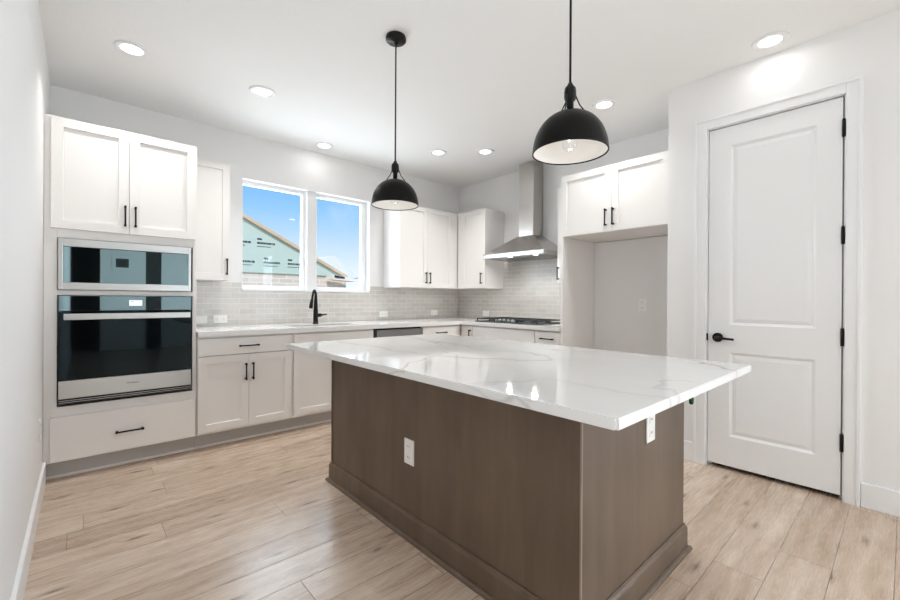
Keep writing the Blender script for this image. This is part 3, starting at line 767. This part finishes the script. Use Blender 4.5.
# ------------------------------------------------------------------ pendants
def pendant(x, y, label):
    t = thing('pendant_lamp', label, 'pendant lamp', (x, y, ZC), 0, 'black dome pendants over the island')
    zr = 1.743-ZC                               # rim height, relative
    b_ = bmesh.new(); lathe(b_, [(0, 0), (.060, 0), (.062, -.006), (.062, -.022), (.056, -.028), (.012, -.030), (.010, -.045), (0, -.046)], 36); obj('canopy', b_, M['black'], t)
    b_ = bmesh.new(); cyl(b_, (0, 0, -.040), (0, 0, zr+.262), .0045, n=10); obj('cord', b_, M['black'], t)
    b_ = bmesh.new(); lathe(b_, [(0, .275), (.008, .272), (.012, .262), (.021, .252), (.023, .236), (.023, .214), (.019, .204), (.0135, .200), (.0135, .152), (0, .152)], 24, (0, 0, zr)); obj('socket_cap', b_, M['black'], t)
    for s_ in (0, 2*math.pi/3, 4*math.pi/3):
        a_ = s_+.785+.35; u = Vector((math.cos(a_), math.sin(a_), 0)); k_ = bmesh.new()
        tube(k_, [u*.021+Vector((0, 0, zr+.222)), u*.027+Vector((0, 0, zr+.205)), u*.036+Vector((0, 0, zr+.184)), u*.055+Vector((0, 0, zr+.158)), u*.067+Vector((0, 0, zr+.141))], .0026, 8)
        obj('bracket', k_, M['black'], t)
    R0 = .143; H = .158; prof = []
    for k in range(0, 25):
        th = math.pi/2*k/24; prof.append((R0*math.cos(th)**.86 if k < 24 else 0, H*math.sin(th)))
    prof[-1] = (0, H)
    sh = bmesh.new(); lathe(sh, prof, 64, (0, 0, zr)); so_ = obj('lamp_shade', sh, M['pendant_out'], t)
    inner = [(r_*.975 if r_ else 0, z_*.972) for r_, z_ in prof]
    li = bmesh.new(); lathe(li, inner, 64, (0, 0, zr)); obj('shade_lining', li, M['pendant_in'], so_)
    rm = bmesh.new(); lathe(rm, [(R0*.970, 0), (R0*1.006, 0), (R0*1.006, .004), (R0*.970, .004)], 64, (0, 0, zr), True); obj('shade_rim', rm, M['pendant_out'], so_)
    b_ = bmesh.new(); lathe(b_, [(0, .154), (.017, .154), (.017, .096), (.013, .092), (0, .092)], 20, (0, 0, zr)); sk2 = obj('bulb_holder', b_, M['brass'], t)
    b_ = bmesh.new(); lathe(b_, [(.012, .092), (.014, .080), (.025, .060), (.030, .040), (.026, .020), (.014, .010), (0, .008)], 24, (0, 0, zr)); bu = obj('bulb', b_, M['bulb_glass'], t)
    b_ = bmesh.new(); tube(b_, [(.004, 0, zr+.088), (.006, 0, zr+.060), (-.004, .003, zr+.044), (-.006, 0, zr+.062), (-.003, 0, zr+.088)], .0011, 6); obj('filament', b_, M['filament'], bu)
    l = bpy.data.lights.new('bulb_light', 'POINT'); l.energy = .22; l.color = (1, .96, .90); l.shadow_soft_size = .02
    lo_ = bpy.data.objects.new('bulb_light', l); COL.objects.link(lo_); lo_.parent = t; lo_.location = (0, 0, zr-.012)
    return t
pendant(1.426, 2.098, 'black dome pendant hung in front of the window, the farther of two')
pendant(1.412, .880, 'black dome pendant nearest the viewer, hung over the near island end')

# ------------------------------------------------------------------ recessed ceiling lights
spots = [(.236, 3.35, 'recessed ceiling light above the tall oven cabinet, in the left corner'),
         (1.04, 3.35, 'recessed ceiling light between the oven cabinet and the window'),
         (1.885, 4.09, 'recessed ceiling light right above the window, close to the wall'),
         (2.892, 3.43, 'recessed ceiling light above the two-door wall cabinet, left of its pair'),
         (3.25, 3.06, 'recessed ceiling light left of the range hood chimney'),
         (3.18, 1.667, 'recessed ceiling light in front of the cabinet above the refrigerator recess'),
         (3.151, .572, 'recessed ceiling light above the white pantry door'),
         (.4, -1.2, 'unseen recessed ceiling light added behind the viewer on the left'), (2.3, -1.4, 'unseen recessed ceiling light added behind the viewer on the right')]  # last two are out of view, added to light the room
WATT = [3.3, 5.0, .5, 4.5, 3.6, 4.0, .5, 6.0, 5.0]
SPREAD = [1.9, 2.0, 3.14, 2.0, 2.0, 2.0, 3.14, 2.2, 2.2]
def downlight():
    t = thing('recessed_light', '', 'ceiling light', (0, 0, ZC), 0, 'recessed ceiling lights')
    b_ = bmesh.new(); lathe(b_, [(.058, -.001), (.060, -.006), (.085, -.009), (.093, -.006), (.095, 0), (.058, 0)], 40, close=True); obj('trim_ring', b_, M['trim'], t)
    b_ = bmesh.new(); lathe(b_, [(0, -.003), (.060, -.003), (.060, -.001), (0, -.001)], 40); obj('lens', b_, M['lens'], t)
    l = bpy.data.lights.new('downlight', 'AREA'); l.shape = 'DISK'; l.size = .11; l.energy = 1.7; l.color = (1, .99, .98)
    lo_ = bpy.data.objects.new('downlight', l); COL.objects.link(lo_); lo_.parent = t; lo_.location = (0, 0, -.012)
    return t
for i, (x, y, lab) in enumerate(spots):
    t = downlight() if i == 0 else copy_tree(proto)
    if i == 0: proto = t
    t.location = (x, y, ZC); t['label'] = lab
    for ch in t.children:
        if ch.type == 'LIGHT': ch.data = ch.data.copy(); ch.data.energy = WATT[i]; ch.data.spread = SPREAD[i]

# ------------------------------------------------------------------ outside: neighbouring house under construction
HY = 9.0
t = thing('neighbouring_house', 'unfinished neighbouring house with green wrap gable and pale brick, beyond the window', 'house', (3.0, HY, -.3))
def T(x, y, z): return (x-3.0, y-HY, z+.3)
# gable wall prism: rake line z = 2.896-.5*(x-2.426)
rk = lambda x: 2.896-.500*(x-2.426)
def prism(poly, y0, y1):
    bm = bmesh.new(); A = [bm.verts.new(T(x, y0, z)) for x, z in poly]; Bq = [bm.verts.new(T(x, y1, z)) for x, z in poly]
    bm.faces.new(A); bm.faces.new(Bq[::-1]); n = len(poly)
    for i in range(n): bm.faces.new((A[i], A[(i+1) % n], Bq[(i+1) % n], Bq[i]))
    return bm
obj('brick_wall', prism([(-2, -.3), (4.72, -.3), (4.72, 1.70), (-2, 1.70)], HY, HY+6), M['brick'], t)
wall_w = obj('wrapped_gable', prism([(-2, 1.70), (4.70, 1.70), (4.62, rk(4.62)-.08), (1.0, rk(1.0)-.08), (-2, rk(-2)-.08)], HY-.03, HY+.1), M['wrap'], t)
obj('rake_board', prism([(-2, rk(-2)-.105), (4.72, rk(4.72)-.105), (4.72, rk(4.72)-.035), (-2, rk(-2)-.035)], HY-.10, HY-.035), M['lumber'], t)
obj('rafter_box', prism([(4.17, 1.60), (4.72, 1.57), (4.72, 1.63), (4.17, 1.71)], HY-.45, HY-.11), M['deck'], t)
obj('soffit_shade_plate', prism([(4.20, 1.645), (4.44, 1.632), (4.44, 1.662), (4.20, 1.697)], HY-.47, HY-.452), M['dark'], t)  # dark plate on the box face stands in for a shaded hole
rd = bmesh.new()
deck = [(3.91, 9.06, 2.10), (4.92, 9.06, 1.67), (5.95, 10.6, 1.78), (5.20, 10.6, 2.36)]
fc = rd.faces.new([rd.verts.new(T(*q)) for q in deck])
ex = bmesh.ops.extrude_face_region(rd, geom=[fc])
for v in ex['geom']:
    if isinstance(v, bmesh.types.BMVert): v.co.z -= .03
rdo = obj('roof_deck', rd, M['deck'], t)
ink = bmesh.new(); random.seed(3)
def mark(x, z, w_):
    box(ink, x, x+w_*.28, HY-.033, HY-.0302, z, z+.035); 
    q = x
    while q < x+w_*.95:
        l_ = random.uniform(.02, .06); box(ink, q, q+l_, HY-.033, HY-.0302, z-.085, z-.085+.04); q += l_+random.uniform(.006, .012)
    q = x
    while q < x+w_*.75:
        l_ = random.uniform(.02, .05); box(ink, q, q+l_, HY-.033, HY-.0302, z-.145, z-.145+.018); q += l_+.014
for rw, zz in enumerate((2.38, 1.985)):
    for k in range(-3, 6):
        x = 2.69+k*.50+(.13 if rw else 0)
        if rk(x+.33)-.15 > zz-.03 and zz > 1.9: mark(x, zz, .34)
bmesh.ops.translate(ink, verts=ink.verts, vec=(-3.0, -HY, .3))
obj('printed_marks', ink, M['wrap_ink'], wall_w)
struct('ground_outside', boxes((-12, 30, YB+.4, 60, -.45, -.32)), M['ground'])
